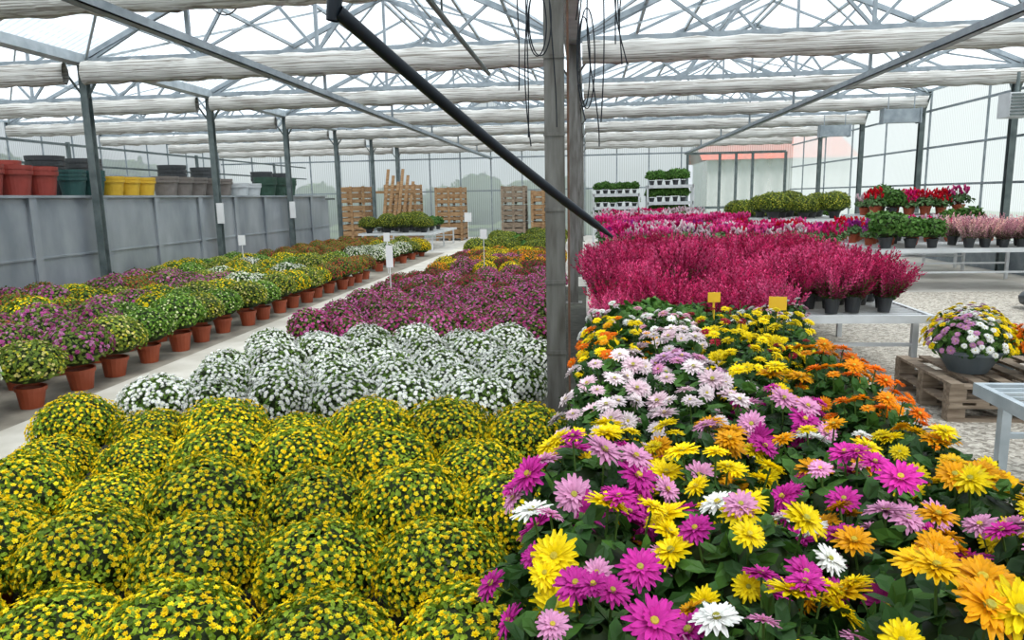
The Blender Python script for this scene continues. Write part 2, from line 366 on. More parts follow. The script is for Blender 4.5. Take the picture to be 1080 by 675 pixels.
# ------------------------------------------------------------------ room shell
YB=31.7; YF=-5.0; XL=-16.4; XR=8.5; EV=4.08; RG=5.9; CX=-0.22; CH=4.02
b=B(); box(b,-40,30,-12,70,-.12,-.02); b.obj('ground_outside',[mat_noise('grass',(.05,.09,.02),(.12,.17,.05),2,.9)])
b=B(); box(b,XL,XR,YF,YB,-.1,0); b.obj('floor',[CONC])
b=B(); box(b,-4.45,-3.52,YF+.1,YB-.3,0.001,.02); b.obj('concrete_path',[mat_noise('path_concrete',(.40,.37,.31),(.56,.53,.47),2.2,.85,bump=.12,detail=10)])
b=B(); box(b,-3.50,-.02,YF+.1,13.6,0.001,.012); b.obj('bed_ground_cloth',[CLOTH])
b=B(); box(b,-8.15,-4.47,YF+.1,22.5,0.001,.012); b.obj('bed_ground_cloth',[mat_noise('bed_concrete',(.16,.14,.11),(.3,.27,.22),3,.9,bump=.1)])
b=B(); box(b,0.0,XR-.1,YF+.1,12.5,0.001,.014); b.obj('gravel_ground',[GRAV])

roof=B()
spans=[(XL,-8.2),(-8.2,CX),(CX,XR)]
for a,c in spans:
    mid=(a+c)/2
    for (x0,z0,x1,z1) in ((a,EV,mid,RG),(mid,RG,c,EV)):
        roof.add([(x0,YF,z0),(x1,YF,z1),(x1,YB,z1),(x0,YB,z0)],[[0,1,2,3]])
roof.obj('ceiling',[ROOFM])
w=B(); w.add([(XL,YF,0),(XL,YB,0),(XL,YB,EV),(XL,YF,EV)],[[0,1,2,3]]); w.obj('wall_left',[WALLM])
w=B(); w.add([(XR,YF,0),(XR,YB,0),(XR,YB,EV),(XR,YF,EV)],[[0,1,2,3]]); w.obj('wall_right',[WALLM])
w=B()
DX0,DX1,DZ=4.2,8.2,3.35
def q(x0,x1,z0,z1,m=0): w.add([(x0,YB,z0),(x1,YB,z0),(x1,YB,z1),(x0,YB,z1)],[[0,1,2,3]],(1,1,1),m)
q(XL,DX0,0,EV); q(DX1,XR,0,EV); q(DX0,DX1,DZ,EV)
for a,c in spans:
    mid=(a+c)/2; w.add([(a,YB,EV),(c,YB,EV),(mid+.01,YB,RG),(mid-.01,YB,RG)],[[0,1,2,3]])
w.obj('wall_back',[WALLB])
d=B()
for x in (DX0,DX0+1.33,DX0+2.0,DX0+2.67,DX1): beam(d,(x,YB-.06,0),(x,YB-.06,DZ),.10,.10)
for z in (.06,1.1,DZ): beam(d,(DX0,YB-.06,z),(DX1,YB-.06,z),.08,.10)
d.add([(DX0,YB-.02,0),(DX1,YB-.02,0),(DX1,YB-.02,DZ),(DX0,YB-.02,DZ)],[[0,1,2,3]],(1,1,1),1)
d.obj('door_1',[GALVD,GLASS])
t=B()
for z in (1.8,2.7,3.6): beam(t,(XR-.04,YF,z),(XR-.04,YB,z),.04,.05)
for z in (.9,1.8,2.7,3.6): beam(t,(XL+.04,YF,z),(XL+.04,YB,z),.05,.06)
for z in (2.0,3.4): beam(t,(XL,YB-.04,z),(DX0-.1,YB-.04,z),.06,.06)
for x in np.arange(XL+.1,DX0,1.35): beam(t,(x,YB-.04,0),(x,YB-.04,EV),.05,.05)
for y in np.arange(YF+.5,YB,2.66): beam(t,(XR-.03,y,0),(XR-.03,y,EV),.04,.03)
for y in np.arange(YF+.5,YB,1.33): beam(t,(XL+.03,y,0),(XL+.03,y,EV),.04,.03)
box(t,XR-.09,XR-.06,YF,YB-.1,0,.55)
t.obj('trim_wall_rails',[GALV])

FR=[-.5,3.5,7.5,11.5,15.5,19.5,23.5,27.5,31.4]
tr=B()
for y in FR:
    for a,c in spans:
        mid=(a+c)/2; L=c-a
        beam(tr,(a,y,CH),(c,y,CH),.07,.08)
        beam(tr,(a,y,EV-.03),(mid,y,RG-.06),.07,.10); beam(tr,(mid,y,RG-.06),(c,y,EV-.03),.07,.10)
        def top(x): return EV+(RG-EV)*(1-abs(x-mid)/(L/2))-.06
        bot=[a+.02*L,a+.25*L,a+.5*L,a+.75*L,a+.98*L]; tp=[a+.16*L,a+.36*L,a+.64*L,a+.84*L]
        for i in range(4):
            beam(tr,(bot[i],y,CH),(tp[i],y,top(tp[i])),.045,.045); beam(tr,(tp[i],y,top(tp[i])),(bot[i+1],y,CH),.045,.045)
        beam(tr,(mid,y,CH),(mid,y,RG-.06),.05,.05)
for y in np.arange(YF+.5,YB,2.0):
    if min(abs(y-f) for f in FR)<.6: continue
    for a,c in spans:
        mid=(a+c)/2; beam(tr,(a,y,EV-.02),(mid,y,RG-.02),.04,.05); beam(tr,(mid,y,RG-.02),(c,y,EV-.02),.04,.05)
tr.obj('roof_truss_frames',[GALV])
pl=B()
for a,c in spans:
    mid=(a+c)/2; L=c-a
    for k in (-.98,-.75,-.5,-.25,-.02,.02,.25,.5,.75,.98):
        x=mid+k*L/2; z=EV+(RG-EV)*(1-abs(k))-.03; beam(pl,(x,YF,z),(x,YB,z),.05,.06)
    for i in range(len(FR)-1):
        for sgn in (-1,1):
            y0,y1=FR[i],FR[i+1]; xe=mid+sgn*L/2*.98; xm=mid+sgn*.1
            beam(pl,(xe,y0,EV-.05),(xm,y1,RG-.1),.035,.035)
            if i%2==0: beam(pl,(xm,y0,RG-.1),(xe,y1,EV-.05),.035,.035)
pl.obj('roof_purlins',[GALVL])
gt=B()
for x in (-8.2,CX):
    box(gt,x-.10,x+.10,YF,YB-.05,3.96,4.0); box(gt,x-.12,x-.10,YF,YB-.05,3.96,4.10); box(gt,x+.10,x+.12,YF,YB-.05,3.96,4.10)
gt.obj('roof_gutters',[GALVL])
for x in (-4.12,4.12):
    r=B(); z=3.32
    box(r,x-.055,x+.055,YF,YB-.1,z,z+.012); box(r,x-.055,x-.043,YF,YB-.1,z,z+.09); box(r,x+.043,x+.055,YF,YB-.1,z,z+.09)
    for y in FR[:-1]: box(r,x-.02,x+.02,y-.02,y+.02,z+.01,CH-.03)
    r.obj('overhead_rail',[GALV])
pp=B(); tube(pp,[(-1.44,YF,3.5),(-1.44,11.0,3.5)],.03,8)
for y in FR[:3]: box(pp,-1.45,-1.43,y-.01,y+.01,3.5,CH-.03)
pp.obj('overhead_pipe',[GALVD])
for y in FR[1:]:
    for (xa,xb) in ((XL+.2,-8.35),(-8.05,CX-.15),(CX+.15,XR-.2)):
        c=B(); ns=80; seg=14; V=[];F=[]; yy=y-.2
        hh=.16; ww=.085; kk0=rng.uniform(.88,1.12)
        for i in range(ns+1):
            x=xa+(xb-xa)*i/ns; sag=.03*math.sin(i*.9)+rng.normal(0,.006)
            for k in range(seg):
                a=2*math.pi*k/seg; rr=1+.13*math.sin(k*3.1)+rng.normal(0,.025)
                V.append((x,yy+ww*rr*math.cos(a),3.80+hh*kk0*rr*math.sin(a)+sag*.4))
        for i in range(ns):
            for k in range(seg):
                kk=(k+1)%seg; F.append((i*seg+k,(i+1)*seg+k,(i+1)*seg+kk,i*seg+kk))
        c.add(V,F); c.obj('rolled_shade_screen',[SCREEN],smooth=True)

def column(x,y,w=.12,mat=GALVD,z1=3.95,name='steel_column'):
    c=B(); h=w/2
    box(c,x-h,x+h,y-h,y-h+.012,.02,z1); box(c,x-h,x+h,y+h-.012,y+h,.02,z1); box(c,x-.01,x+.01,y-h+.012,y+h-.012,.02,z1)
    box(c,x-h-.06,x+h+.06,y-h-.06,y+h+.06,0.0,.02)
    beam(c,(x,y,z1-.55),(x+.4,y,z1+.03),.03,.03) if x<8 else beam(c,(x,y,z1-.55),(x,y+.4,z1+.03),.03,.03)
    beam(c,(x,y,z1-.55),(x-.4,y,z1+.03) if x<8 else (x,y-.4,z1+.03),.03,.03)
    return c.obj(name,[mat])
for y in (7.5,11.5,15.5,19.5,23.5,27.5,31.2):
    column(-8.18,y)
    if y<31: column(8.3,y)
    if y>=11: column(CX,y,.15,COLM)
c=B(); x,y=CX,5.05; h=.066
box(c,x-h,x+h,y-h,y-h+.014,.02,3.94); box(c,x-h,x+h,y+h-.014,y+h,.02,3.94); box(c,x-h,x-h+.014,y-h+.014,y+h-.014,.02,3.94)
box(c,x+h-.05,x+h-.036,y-h+.014,y+h-.014,.02,3.94)
box(c,x-.15,x+.15,y-.15,y+.15,0,.02)
for z in np.arange(.6,3.6,.5): box(c,x-h-.006,x+h+.006,y-h-.007,y-h+.001,z,z+.025)
box(c,x+.085,x+.10,y-.05,y-.025,.02,3.7,1)
box(c,x-h-.02,x+h+.03,y-.12,y-h,3.35,3.7)
c.obj('main_steel_column',[COLM,mat_noise('rusty_strip',(.07,.035,.02),(.16,.08,.05),6,.7)])
cb=B()
for i in range(15):
    x0=CX+random.uniform(-.28,.5); y0=5.05-.12-random.uniform(0,.15); z0=3.95
    pts=[]; L=random.uniform(.9,2.0); a=random.uniform(.01,.07); f=random.uniform(1.,2.5)
    for k in range(22):
        t_=k/21; pts.append((x0+a*math.sin(f*t_*3+i)*t_,y0+.03*math.cos(f*t_*4),z0-L*t_))
    tube(cb,pts,.0042,6)
for i in range(2):
    pts=[]; cx_=CX-.10+.02*i
    for k in range(30):
        a=2*math.pi*k/29; pts.append((cx_+(.06+.012*i)*math.cos(a),4.9-.01*i,2.8+.02*i+(.2+.02*i)*math.sin(a)))
    tube(cb,pts,.0045,6)
for i in range(2):
    pts=[]
    for k in range(30):
        a=2*math.pi*k/29; pts.append((CX+.2+.02*i+(.04+.01*i)*math.cos(a),4.9-.01*i,2.55+.02*i+(.28+.03*i)*math.sin(a)))
    tube(cb,pts,.0042,6)
box(cb,CX-.3,CX+.55,4.86,4.89,3.93,3.96)
cb.obj('hanging_cables',[BLACK])
for (x0,x1,sag,yy) in ((-1.35,-.85,.5,3.5),(-4.0,-3.3,.4,7.4),(-.9,-.35,.8,5.0)):
    cc=B(); pts=[(x0+(x1-x0)*k/20, yy, 3.98-sag*math.sin(math.pi*k/20)) for k in range(21)]
    tube(cc,pts,.007,6); cc.obj('hanging_cable',[BLACK])
bl=B(); A=np.array([-.468,1.40,2.052]); Bp=np.array([.067,2.0,1.588])
pts=[A+(Bp-A)*k/12+np.array([0,0,-.012*math.sin(math.pi*k/12)]) for k in range(13)]
tube(bl,pts,[.014,.0135,.013,.013,.0125,.0125,.012,.012,.012,.0115,.011,.010,.004],12)
tube(bl,[A+np.array([-.012,0,-.016]),A+np.array([-.006,0,.015]),A+np.array([.004,0,.04]),A+np.array([.004,0,.2])],[.012,.015,.009,.004],10)
tube(bl,[A+np.array([.004,0,.15]),A+np.array([0.0,.02,1.0]),(-.468,1.45,3.75)],.004,6)
box(bl,-.62,CX,1.43,1.47,3.73,3.77)
bl.obj('black_hanging_irrigation_pipe',[BLACK],smooth=True)

# ------------------------------------------------------------------ metal side wall + storage shelf
m=B(); xw=-8.36; zt=1.83
box(m,xw-.02,xw,YF+.2,22.7,.0,zt)
for y in np.arange(YF+.8,22.8,1.6):
    box(m,xw,xw+.05,y-.05,y+.05,0,zt)
    box(m,xw+.05,xw+.058,y-.075,y+.075,0,zt)
for y in np.arange(YF+.8,22.0,1.6): box(m,xw,xw+.012,y+.1,y+1.5,.08,zt-.1)
box(m,xw-.04,xw+.07,YF+.2,22.7,zt,zt+.04); box(m,xw,xw+.03,YF+.2,22.7,.9,.93)
m.obj('metal_partition_wall',[PANEL])
s=B(); SZ=1.79; box(s,-10.0,-8.5,4,24,SZ-.06,SZ)
for y in np.arange(4.1,24,2.4):
    for x in (-9.95,-8.55): box(s,x-.03,x+.03,y-.03,y+.03,0,SZ-.06)
s.obj('storage_shelf',[GALVD])
s=B()
for y in np.arange(4.1,26,4.8): box(s,-10.28,-10.22,y-.03,y+.03,0,2.95)
for z in (2.9,2.5): beam(s,(-10.25,4,z),(-10.25,26,z),.04,.04)
s.obj('storage_pipe_frame',[GALVD])
def bigpot(name,loc,r,h,mat,stack=2):
    b=B()
    for k in range(stack):
        z=k*h*.16
        lathe(b,[(.001,z+.003),(r*.72,z),(r*.95,z+h*.86),(r*1.03,z+h*.86),(r*1.05,z+h),(r*.95,z+h),(r*.7,z+.06),(.001,z+.05)],28,0)
    return b.obj(name,[mat],loc=loc)
for y in (9.4,9.98,10.55,11.1): bigpot('red_plant_pot',(-8.85,y,SZ),.25,.47,REDP)
for y in (9.6,10.35,11.1): bigpot('red_plant_pot',(-9.5,y,SZ),.26,.5,REDP,3)
for y in (11.9,12.4): bigpot('teal_plant_pot',(-8.9,y,SZ),.22,.4,TEALP,3)
for y in (12.95,13.45,13.95): bigpot('yellow_plant_pot',(-8.9,y,SZ),.22,.38,YELP,2)
for y in (14.8,15.4,16.0,16.6,17.2): bigpot('grey_plant_pot',(-8.95,y,SZ),.26,.42,TAUPE,2)
for y in (18.2,18.9): bigpot('white_plant_pot',(-9.0,y,SZ),.26,.35,WHITE,2)
for y in (19.8,20.5,21.2): bigpot('green_plant_pot',(-9.0,y,SZ),.3,.45,DKG,3)
for y in (12.2,13.2,16.2,17.6,20.9,22.3): bigpot('dark_plant_pot',(-9.6,y,SZ),.3,.6,GREYP,3)

# ------------------------------------------------------------------ beds
COLS=[(CX,5.05),(CX,11.5),(CX,15.5),(CX,19.5),(CX,23.5)]
def hexbed(name,x0,x1,y0,y1,dx,dy,fn,z=.013,jit=.02,sc=(.94,1.06),stag=True,zs=(.93,1.06)):
    e=empty(name,((x0+x1)/2,(y0+y1)/2,0)); off=np.array(e.location); i=0; y=y0; k=0
    while y<=y1+1e-6:
        x=x0+(dx/2 if (i%2 and stag) else 0)
        while x<=x1+1e-6:
            r=fn(x,y,i)
            if r is not None and min(math.hypot(x-a,y-b_) for a,b_ in COLS)>.34:
                me=random.choice(r); s_=random.uniform(*sc)
                inst('plant_%d'%k,me,(x+random.uniform(-jit,jit)-off[0],y+random.uniform(-jit,jit)-off[1],z),random.uniform(0,6.28),(s_,s_,s_*random.uniform(*zs)),e,tilt=random.uniform(0,.06)); k+=1
            x+=dx
        y+=dy; i+=1
    return e
hexbed('yellow_chrysanthemum_bed',-3.28,-.26,.96,4.35,.49,.54,lambda x,y,i:yellow,jit=.035,sc=(.92,1.12),zs=(.90,1.04))
hexbed('white_chrysanthemum_bed',-3.22,-.45,4.92,7.2,.49,.52,lambda x,y,i:white,jit=.04,sc=(.9,1.08),zs=(.92,1.08))
hexbed('purple_chrysanthemum_bed',-3.1,-.42,7.65,13.5,.50,.50,lambda x,y,i:purple if (y<10.5 or random.random()<.6) else crimson,jit=.04,sc=(.9,1.1))
def farmix(x,y,i):
    if x>-1.9: return [orange,yelfull,crimson,orange,purple][int((y*1.3+x*1.1))%5]
    return random.choice([yelfull,crimson,orange,purple])
hexbed('mixed_chrysanthemum_bed',-3.0,-.6,14.2,18.5,.5,.46,farmix)
hexbed('green_shrub_bed',-3.0,-.85,19.6,25.5,.8,.8,lambda x,y,i:shrub if random.random()<.7 else leafy)
random.seed(21)
def left(x,y,i):
    if x>-5.0:
        if y<5.2: return lw
        if y<5.8: return lo
        if y<6.4: return lp
        if y<11: return lg if random.random()<.65 else lo
        return random.choice([lo,ly,lg,lr])
    if y<7.6: return random.choice([lp,lp,lo,lp,lr]) 
    if y<12: 
        if x>-5.9: return random.choice([lg,lo,lw,ly])
        return random.choice([lo,lp,lp,lr,ly])
    if y<16: return random.choice([lo,ly,lg,lw])
    return random.choice([lr,lo,lw,lr])
hexbed('potted_chrysanthemum_bed',-7.75,-4.75,3.24,15.6,.60,.565,left,stag=False,jit=.045,sc=(1.06,1.24))
hexbed('potted_autumn_chrysanthemum_bed',-7.75,-4.72,16.8,22.0,.56,.55,lambda x,y,i: (lw if x>-5.9 and y<19.5 else (lr if x<-6 else random.choice([lo,ly,yelfull]))),sc=(1.05,1.15))

# ------------------------------------------------------------------ tables
def table(name,x0,x1,y0,y1,z,mat=WHITE,leg_in=.12):
    t=B()
    for (a,b_,c_,d_) in ((x0,x1,y0,y0+.04),(x0,x1,y1-.04,y1),(x0,x0+.04,y0+.04,y1-.04),(x1-.04,x1,y0+.04,y1-.04)):
        box(t,a,b_,c_,d_,z-.07,z)
    n=int((y1-y0)/.09)
    for i in range(1,n): yy=y0+(y1-y0)*i/n; box(t,x0+.04,x1-.04,yy-.008,yy+.008,z-.022,z-.008)
    ny=max(2,int(round((y1-y0)/2.0))+1)
    for i in range(ny):
        yy=y0+leg_in+(y1-y0-2*leg_in)*i/(ny-1)
        for xx in (x0+leg_in,x1-leg_in): box(t,xx-.025,xx+.025,yy-.025,yy+.025,.014,z-.07)
        box(t,x0+.04,x1-.04,yy-.02,yy+.02,z-.066,z-.025)
        box(t,x0+leg_in,x1-leg_in,yy-.015,yy+.015,.3,.33)
    return t.obj(name,[mat])
table('display_table',-.06,1.02,.3,4.3,.60)
table('heather_display_table',.05,3.05,6.6,10.7,.60)
table('low_display_table',.10,1.62,4.8,6.4,.56)
table('empty_display_table',2.22,3.6,1.0,4.3,.59,GALVL)
e=empty('large_flowered_chrysanthemum_display',(.5,2.3,.6)); off=np.array(e.location)
random.seed(4)
layout={ .55:['mag','mixA','amb','lpk'], .86:['mag','mixC','mixB','mag'], 1.17:['mag','mixA','amb','mixB'], 1.48:['mixA','mixC','mixB','mixB'],
 1.80:['mag','yel','mag','amb'], 2.10:['yel','mixA','mixW','amb'], 2.42:['ppk','ppk','mag','org'], 2.74:['ppk','ppk','amb','org'],
 3.06:['ppk','lpk','yls','org'], 3.38:['ora','ppk','yls','red'], 3.70:['ora','ppk','red','yls'], 3.95:['yls','pks','yls','yls'], 4.2:['pks','pks','red','pks']}
k=0
for yy,row in layout.items():
    sh=-.075+.225*(yy-.55)/3.5
    for j,c_ in enumerate(row):
        xx=.03+sh+j*(.35-.02*yy)+random.uniform(-.02,.02); s_=random.uniform(.92,1.06)*(1.10 if (j>=2 and yy<1.3) else 1)
        inst('plant_%d'%k,random.choice(bm[c_]),(xx-off[0],yy+random.uniform(-.02,.02)-off[1],0),random.uniform(-.6,.6),s_,e,tilt=.03); k+=1
random.seed(8)
def grid(name,x0,x1,y0,y1,dx,dy,z,fn,jit=.02,sc=(.9,1.08),**k): return hexbed(name,x0,x1,y0,y1,dx,dy,fn,z,jit,sc,**k)
grid('leafy_chrysanthemum_display',.3,1.45,4.98,5.3,.32,.3,.56,lambda x,y,i: random.choice([bm['red'],leafy,bm['red'],bm['pks']]),sc=(.8,.92))
grid('crimson_heather_display',.22,1.5,5.72,6.25,.25,.25,.56,lambda x,y,i: hth,sc=(.8,1.1),jit=.03,zs=(.8,1.08))
grid('magenta_heather_display',.17,2.9,6.78,10.5,.25,.25,.60,lambda x,y,i:hth,sc=(.85,1.2),jit=.04,zs=(.8,1.18))
table('cyclamen_table',.2,4.3,12.0,15.4,.74); grid('cyclamen_display',.35,4.2,12.2,15.2,.3,.34,.74,lambda x,y,i:[cy[int(abs(y*2.1+x*.25))%3 if random.random()<.5 else random.choice([0,1,0,1,3,4])]],sc=(1.0,1.25))
table('cyclamen_table',.2,3.9,16.6,20.4,.78); grid('cyclamen_display',.35,3.7,16.8,20.2,.34,.38,.78,lambda x,y,i:[cy[[0,1,0,2][int(y)%4]]],sc=(1.0,1.25))
table('cyclamen_table',.4,3.6,21.4,23.0,.85); grid('cyclamen_display',.6,3.4,21.6,22.8,.36,.4,.85,lambda x,y,i:[cy[0],cy[2]],sc=(1.0,1.25))
table('side_display_table',4.8,7.9,12.6,16.0,.72)
grid('pink_heather_display',6.35,7.75,12.8,13.6,.27,.3,.72,lambda x,y,i:hpk,sc=(1.0,1.25))
grid('mixed_flower_display',5.05,6.0,12.85,15.75,.36,.38,.72,lambda x,y,i:random.choice([[cy[4]],[cy[3]],leafy,[cy[2]]]),sc=(1.0,1.3))
table('tall_display_table',6.0,8.0,16.3,18.0,1.15)
grid('cyclamen_display',6.2,7.85,16.45,17.8,.33,.36,1.15,lambda x,y,i:random.choice([[cy[0]],[cy[3]],[cy[1]],leafy,[cy[2]]]),sc=(1.2,1.6))
grid('mixed_flower_display',6.4,7.7,14.4,15.7,.36,.38,.72,lambda x,y,i:random.choice([[cy[2]],[cy[0]],leafy]),sc=(1.0,1.3))
table('shrub_table',4.4,6.9,19.3,21.4,1.0); grid('yellow_shrub_display',4.8,6.6,19.6,21.1,.78,.70,1.0,lambda x,y,i:shrub,sc=(.95,1.25))
table('side_display_table',4.5,7.6,22.6,25.0,.8); grid('leafy_plant_display',4.8,7.3,22.9,24.8,.5,.6,.8,lambda x,y,i:random.choice([leafy,shrub]))
def rack(name,x,y,w,h,z0,n,plants,sp=.36,s0=(.8,1.05)):
    t=B(); dd=.5; k=0
    for xx in (x-w/2,x+w/2):
        for yy in (y-dd/2,y+dd/2): box(t,xx-.03,xx+.03,yy-.03,yy+.03,0,h)
    zs=[z0+(h-.05-z0)*i/(n-1) for i in range(n)]
    for z in zs: box(t,x-w/2,x+w/2,y-dd/2-.03,y+dd/2+.03,z-.05,z+.05)
    o=t.obj(name,[WHITE])
    for z in zs:
        for xx in np.arange(-w/2+.16,w/2-.1,sp):
            inst('plant_%d'%k,random.choice(plants),(x+xx,y,z+.052),random.uniform(0,6),(random.uniform(*s0),1,random.uniform(*s0)),o); k+=1
rack('plant_rack',.95,24.6,1.5,1.75,.85,3,leafy,.24,(.75,.95))
rack('plant_rack',2.75,25.0,1.5,2.0,.85,3,leafy,.26,(.95,1.2))
table('far_display_table',-7.6,-5.0,23.5,27.6,.6); grid('far_green_plant_display',-7.3,-5.3,23.8,27.3,.62,.6,.6,lambda x,y,i:random.choice([shrub,leafy]))

def crate_stack(name,x,y,w,d,zs,mat=WOOD):
    t=B()
    for (z0,z1) in zs:
        n=max(2,int((z1-z0)/.19)); hs=(z1-z0)/n
        for i in range(n):
            a=z0+i*hs+.025; c_=z0+(i+1)*hs-.025
            if i==0: a+=.07
            box(t,x-w/2,x+w/2,y-d/2-.02,y-d/2,a,c_); box(t,x-w/2,x+w/2,y+d/2,y+d/2+.02,a,c_)
            box(t,x-w/2-.02,x-w/2,y-d/2,y+d/2,a,c_); box(t,x+w/2,x+w/2+.02,y-d/2,y+d/2,a,c_)
        for xx in (-w/2+.04,0,w/2-.04):
            for yy in (-d/2-.04,d/2+.04): box(t,x+xx-.05,x+xx+.05,y+yy-.02,y+yy+.02,z0,z1)
        box(t,x-w/2,x+w/2,y-d/2,y+d/2,z0+.08,z0+.11)
    return t.obj(name,[mat])
crate_stack('wooden_crate_stack',-9.4,29,1.1,1.1,[(0,.75),(.77,1.5),(1.52,2.25)])
crate_stack('wooden_crate_stack',-7.6,29.8,1.3,1.1,[(0,.75),(.77,1.5),(1.52,2.3)])
crate_stack('wooden_crate_stack',-5.6,29.8,1.1,1.1,[(0,.72),(.74,1.4),(1.42,2.15)],WOOD)
crate_stack('wooden_crate_stack',-2.95,29.6,.95,1.1,[(0,.72),(.74,1.4),(1.42,2.15)],WOODG)
crate_stack('wooden_crate_stack',-1.75,29.6,.95,1.1,[(0,.72),(.74,1.4),(1.42,1.95)],WOOD)
t=B()
for i in range(6): beam(t,(-8.2+i*.2,28.3,0),(-7.95+i*.2,28.9,2.9-.25*(i%3)),.12,.03)
beam(t,(-8.5,28.35,.4),(-6.9,28.35,.4),.05,.1); beam(t,(-8.5,28.75,2.0),(-6.9,28.75,2.0),.05,.1)
t.obj('leaning_wooden_planks',[WOOD])

def pallets(name,x,y,w,d,n):
    t=B()
    for k in range(n):
        z=.014+k*.145
        for j in range(7):
            xx=x-w/2+.05+j*(w-.1)/6
            box(t,xx-.045,xx+.045,y-d/2,y+d/2,z+.123,z+.143)
        for j in range(3):
            yy=y-d/2+.05+j*(d-.1)/2
            box(t,x-w/2,x+w/2,yy-.05,yy+.05,z+.101,z+.123); box(t,x-w/2,x+w/2,yy-.05,yy+.05,z,z+.02)
            for i in range(3):
                xx=x-w/2+.06+i*(w-.12)/2; box(t,xx-.06,xx+.06,yy-.045,yy+.045,z+.02,z+.101)
    return t.obj(name,[WOODG])
pallets('wooden_pallet_stack',3.22,5.85,1.2,.95,2)
pallets('wooden_pallet_stack',4.9,6.1,1.2,1.0,2)
def bowl_planter(name,loc,cols,nf=130,sc=1,fr=(.018,.028)):
    b=B(); lathe(b,[(.001,.003),(.11,0),(.19,.13),(.205,.13),(.205,.15),(.185,.15),(.17,.12),(.001,.12)],26,2)
    nl=650; D=fib(nl,-.1); P=D*np.array([.25,.25,.19])*rng.uniform(.6,1,(nl,1))+np.array([0,0,.16])
    stamp(b,LEAF_T,P,D+rng.normal(0,.4,(nl,3)),rng.uniform(.035,.06,nl),pick([(.04,.11,.02),(.08,.17,.03)],nl),1)
    D=fib(nf,.02,1.2); P=D*rng.uniform(.93,1.1,(nf,1))*np.array([.27,.27,.21])+np.array([0,0,.16])
    a=np.arctan2(D[:,1],D[:,0])+rng.normal(0,.35,nf); idx=((a+9.42)/6.28*len(cols)).astype(int)%len(cols); cc=np.array(cols)[idx]*rng.uniform(.85,1.1,(nf,1))
    fs=rng.uniform(*fr,nf)
    stamp(b,BIG[0],P,D+np.array([0,0,.3]),fs,cc,0); stamp(b,BIGDISC,P+D*.002,D+np.array([0,0,.3]),fs,(.6,.5,.08),0)
    o=b.obj(name,[PETAL,LEAF,SLATE],loc=loc); o.scale=(sc,)*3; return o
zt_=.014+2*.145
LAV=(.60,.28,.50)
bowl_planter('flower_bowl_planter',(2.93,5.78,zt_),[LAV,WHT,YLW,WHT,LAV,YLW],170,1.2)
bowl_planter('flower_bowl_planter',(3.2,6.32,zt_),[WHT,YLW,LAV,YLW],150,1.15)
bowl_planter('flower_bowl_planter',(3.50,5.60,zt_),[ORG,AMB,ORG],170,1.2)
bowl_planter('flower_bowl_planter',(4.6,5.85,zt_),[ORG,AMB,ORG],130,1.15)
bowl_planter('flower_bowl_planter',(4.6,6.4,zt_),[YLW,AMB,LPK],110,1.1)
bowl_planter('flower_bowl_planter',(5.2,6.2,zt_),[WHT,LPK,LAV],110,1.1)
bowl_planter('flower_bowl_planter',(3.75,6.95,.014),[YLW,ORG,WHT],140,1.25)
sk=B()
for (x,y,z,r) in ((6.3,9.8,.16,.4),(6.9,10.1,.16,.42),(6.5,10.6,.16,.4),(6.6,10.0,.40,.36)):
    V=[];F=[];n1,n2=12,20
    for i in range(n1+1):
        c_=-.98+1.96*i/n1; s_=math.sqrt(1-c_*c_)**.6
        for k in range(n2):
            a=2*math.pi*k/n2; w_=1+.06*math.sin(5*a+z*9)+rng.normal(0,.02)
            V.append((x+r*1.25*s_*math.cos(a)*w_,y+r*.8*s_*math.sin(a)*w_,z+.145*c_*w_))
    for i in range(n1):
        for k in range(n2): F.append((i*n2+k,i*n2+(k+1)%n2,(i+1)*n2+(k+1)%n2,(i+1)*n2+k))
    sk.add(V,F)
sk.obj('soil_sack_pile',[mat_noise('sack_plastic',(.02,.025,.03),(.07,.08,.09),5,.4,bump=.4)],smooth=True)
def label(name,x,y,z0,h,w,hh,mat,ang=0):
    b=B(); box(b,-.006,.006,-.004,.004,0,h,0); box(b,-w/2,w/2,-.008,-.004,h-hh,h,0)
    o=b.obj(name,[mat]); o.location=(x,y,z0); o.rotation_euler=(0,0,ang); return o
label('plant_price_label',.76,4.42,.02,1.09,.075,.06,YTAG,.1); label('plant_price_label',1.12,4.36,.02,1.07,.10,.08,YTAG,-.2)
label('plant_price_label',.93,1.33,.60,.56,.012,.2,YTAG,.6)
label('bed_sign',-2.85,10.2,.0,1.05,.10,.32,WTAG,.2)
label('bed_sign',-6.95,14.0,.0,1.05,.14,.2,WTAG,.2); label('bed_sign',-4.6,16.3,.0,.95,.14,.2,WTAG,.2)
label('bed_sign',-3.3,20,.0,1.3,.2,.25,WTAG); label('bed_sign',-2.0,13.9,0,1.1,.13,.18,WTAG)
for (x,y) in ((-8.1,15.5),(-8.1,19.5)):
    b=B(); box(b,x-.08,x+.08,y-.09,y-.075,1.25,1.7); b.obj('column_sign',[WTAG])
def heater(name,x,y,z):
    b=B(); box(b,x-.22,x+.22,y-.2,y+.2,z-.22,z+.22)
    for i in range(7): zz=z-.18+i*.06; beam(b,(x-.2,y-.215,zz),(x+.2,y-.215,zz),.03,.025,1)
    lathe(b,[(.02,.22),(.03,.22),(.03,.6)],10,1,cx=x,cy=y,cz=z)
    return b.obj(name,[WHITE,GALVD])
heater('unit_heater',7.95,14.8,3.2)
def duct(name,x,y,z):
    b=B(); box(b,x-.4,x+.4,y-.12,y+.12,z-.16,z+.16); box(b,x-.44,x-.40,y-.14,y+.14,z-.18,z+.18); box(b,x+.40,x+.44,y-.14,y+.14,z-.18,z+.18)
    for xx in (-.3,.3): box(b,x+xx-.01,x+xx+.01,y-.01,y+.01,z+.16,4.0)
    return b.obj(name,[GALV])
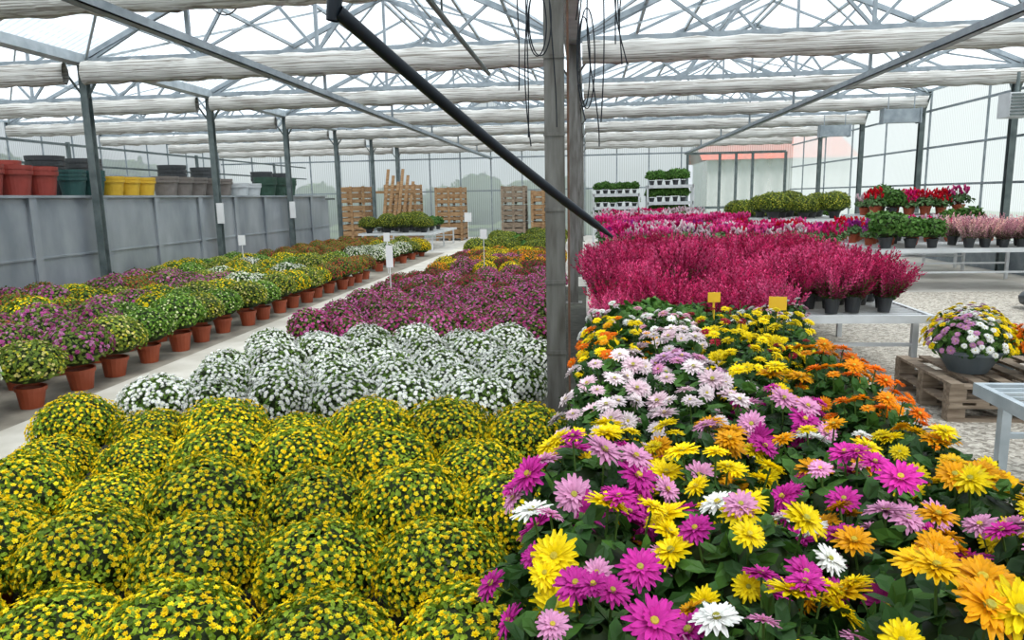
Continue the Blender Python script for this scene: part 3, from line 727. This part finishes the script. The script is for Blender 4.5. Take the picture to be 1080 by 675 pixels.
duct('roof_vent_box',7.55,18.9,3.45); duct('roof_vent_box',7.3,22.9,3.45)

# ------------------------------------------------------------------ outside
me=dome('hedge_bush',1.6,1.5,1.3,2600,0,None,greens=[(.07,.13,.04),(.12,.18,.06)],leaf=.3)
e=empty('outside_hedge',(-21,15,0))
for i in range(14): inst('bush_%d'%i,me,(random.uniform(-1,1),-14+i*2.4,0),random.uniform(0,6),random.uniform(.9,1.3),e)
e=empty('outside_hedge',(-5,40,0))
for i in range(7): inst('bush_%d'%i,me,(-10+i*2.3,random.uniform(-1,1),0),random.uniform(0,6),random.uniform(.8,1.1),e)
hs=B(); box(hs,7,15,44,50,0,3.6,0); hs.add([(6.6,43.6,3.6),(15.4,43.6,3.6),(15.4,47,5.0),(6.6,47,5.0)],[[0,1,2,3]],(1,1,1),1)
hs.add([(6.6,50.4,3.6),(15.4,50.4,3.6),(15.4,47,5.0),(6.6,47,5.0)],[[0,1,2,3]],(1,1,1),1)
hs.obj('outside_house',[WHITE,REDROOF])

# ------------------------------------------------------------------ light
wd=bpy.data.worlds.new('overcast_sky'); scene.world=wd; wd.use_nodes=True; nt=wd.node_tree; nt.nodes.clear()
o=nt.nodes.new('ShaderNodeOutputWorld'); bg=nt.nodes.new('ShaderNodeBackground'); nt.links.new(bg.outputs[0],o.inputs[0])
tc=nt.nodes.new('ShaderNodeTexCoord')
n=nt.nodes.new('ShaderNodeTexNoise'); n.inputs['Scale'].default_value=2.5; nt.links.new(tc.outputs['Generated'],n.inputs['Vector'])
r=nt.nodes.new('ShaderNodeValToRGB'); r.color_ramp.elements[0].position=.3; r.color_ramp.elements[1].position=.7
r.color_ramp.elements[0].color=(.80,.87,.95,1); r.color_ramp.elements[1].color=(1,1,1,1)
nt.links.new(n.outputs[0],r.inputs[0]); nt.links.new(r.outputs[0],bg.inputs[0]); bg.inputs[1].default_value=.88
sl=bpy.data.lights.new('sun','SUN'); sl.energy=4.6; sl.angle=math.radians(22); sl.color=(1,.96,.90)
so=bpy.data.objects.new('sun',sl); so.rotation_euler=(math.radians(22),math.radians(18),0); so.location=(0,0,20); scene.collection.objects.link(so)

# ------------------------------------------------------------------ camera
f=760.; p=math.atan(129.5/f); a=math.atan(82*math.cos(p)/f); th=.02
fh=Vector((-math.sin(a),math.cos(a),0)); rt=Vector((math.cos(a),math.sin(a),0)); zz=Vector((0,0,1))
fw=fh*math.cos(p)-zz*math.sin(p); up=fh*math.sin(p)+zz*math.cos(p)
r2=rt*math.cos(th)-up*math.sin(th); u2=up*math.cos(th)+rt*math.sin(th)
cd=bpy.data.cameras.new('camera'); cd.sensor_width=36; cd.sensor_fit='HORIZONTAL'; cd.lens=f/1080*36; cd.clip_start=.02; cd.clip_end=200
co=bpy.data.objects.new('camera',cd); scene.collection.objects.link(co)
M=Matrix((( r2.x,u2.x,-fw.x,0),(r2.y,u2.y,-fw.y,0),(r2.z,u2.z,-fw.z,1.7),(0,0,0,1)))
co.matrix_world=M; scene.camera=co
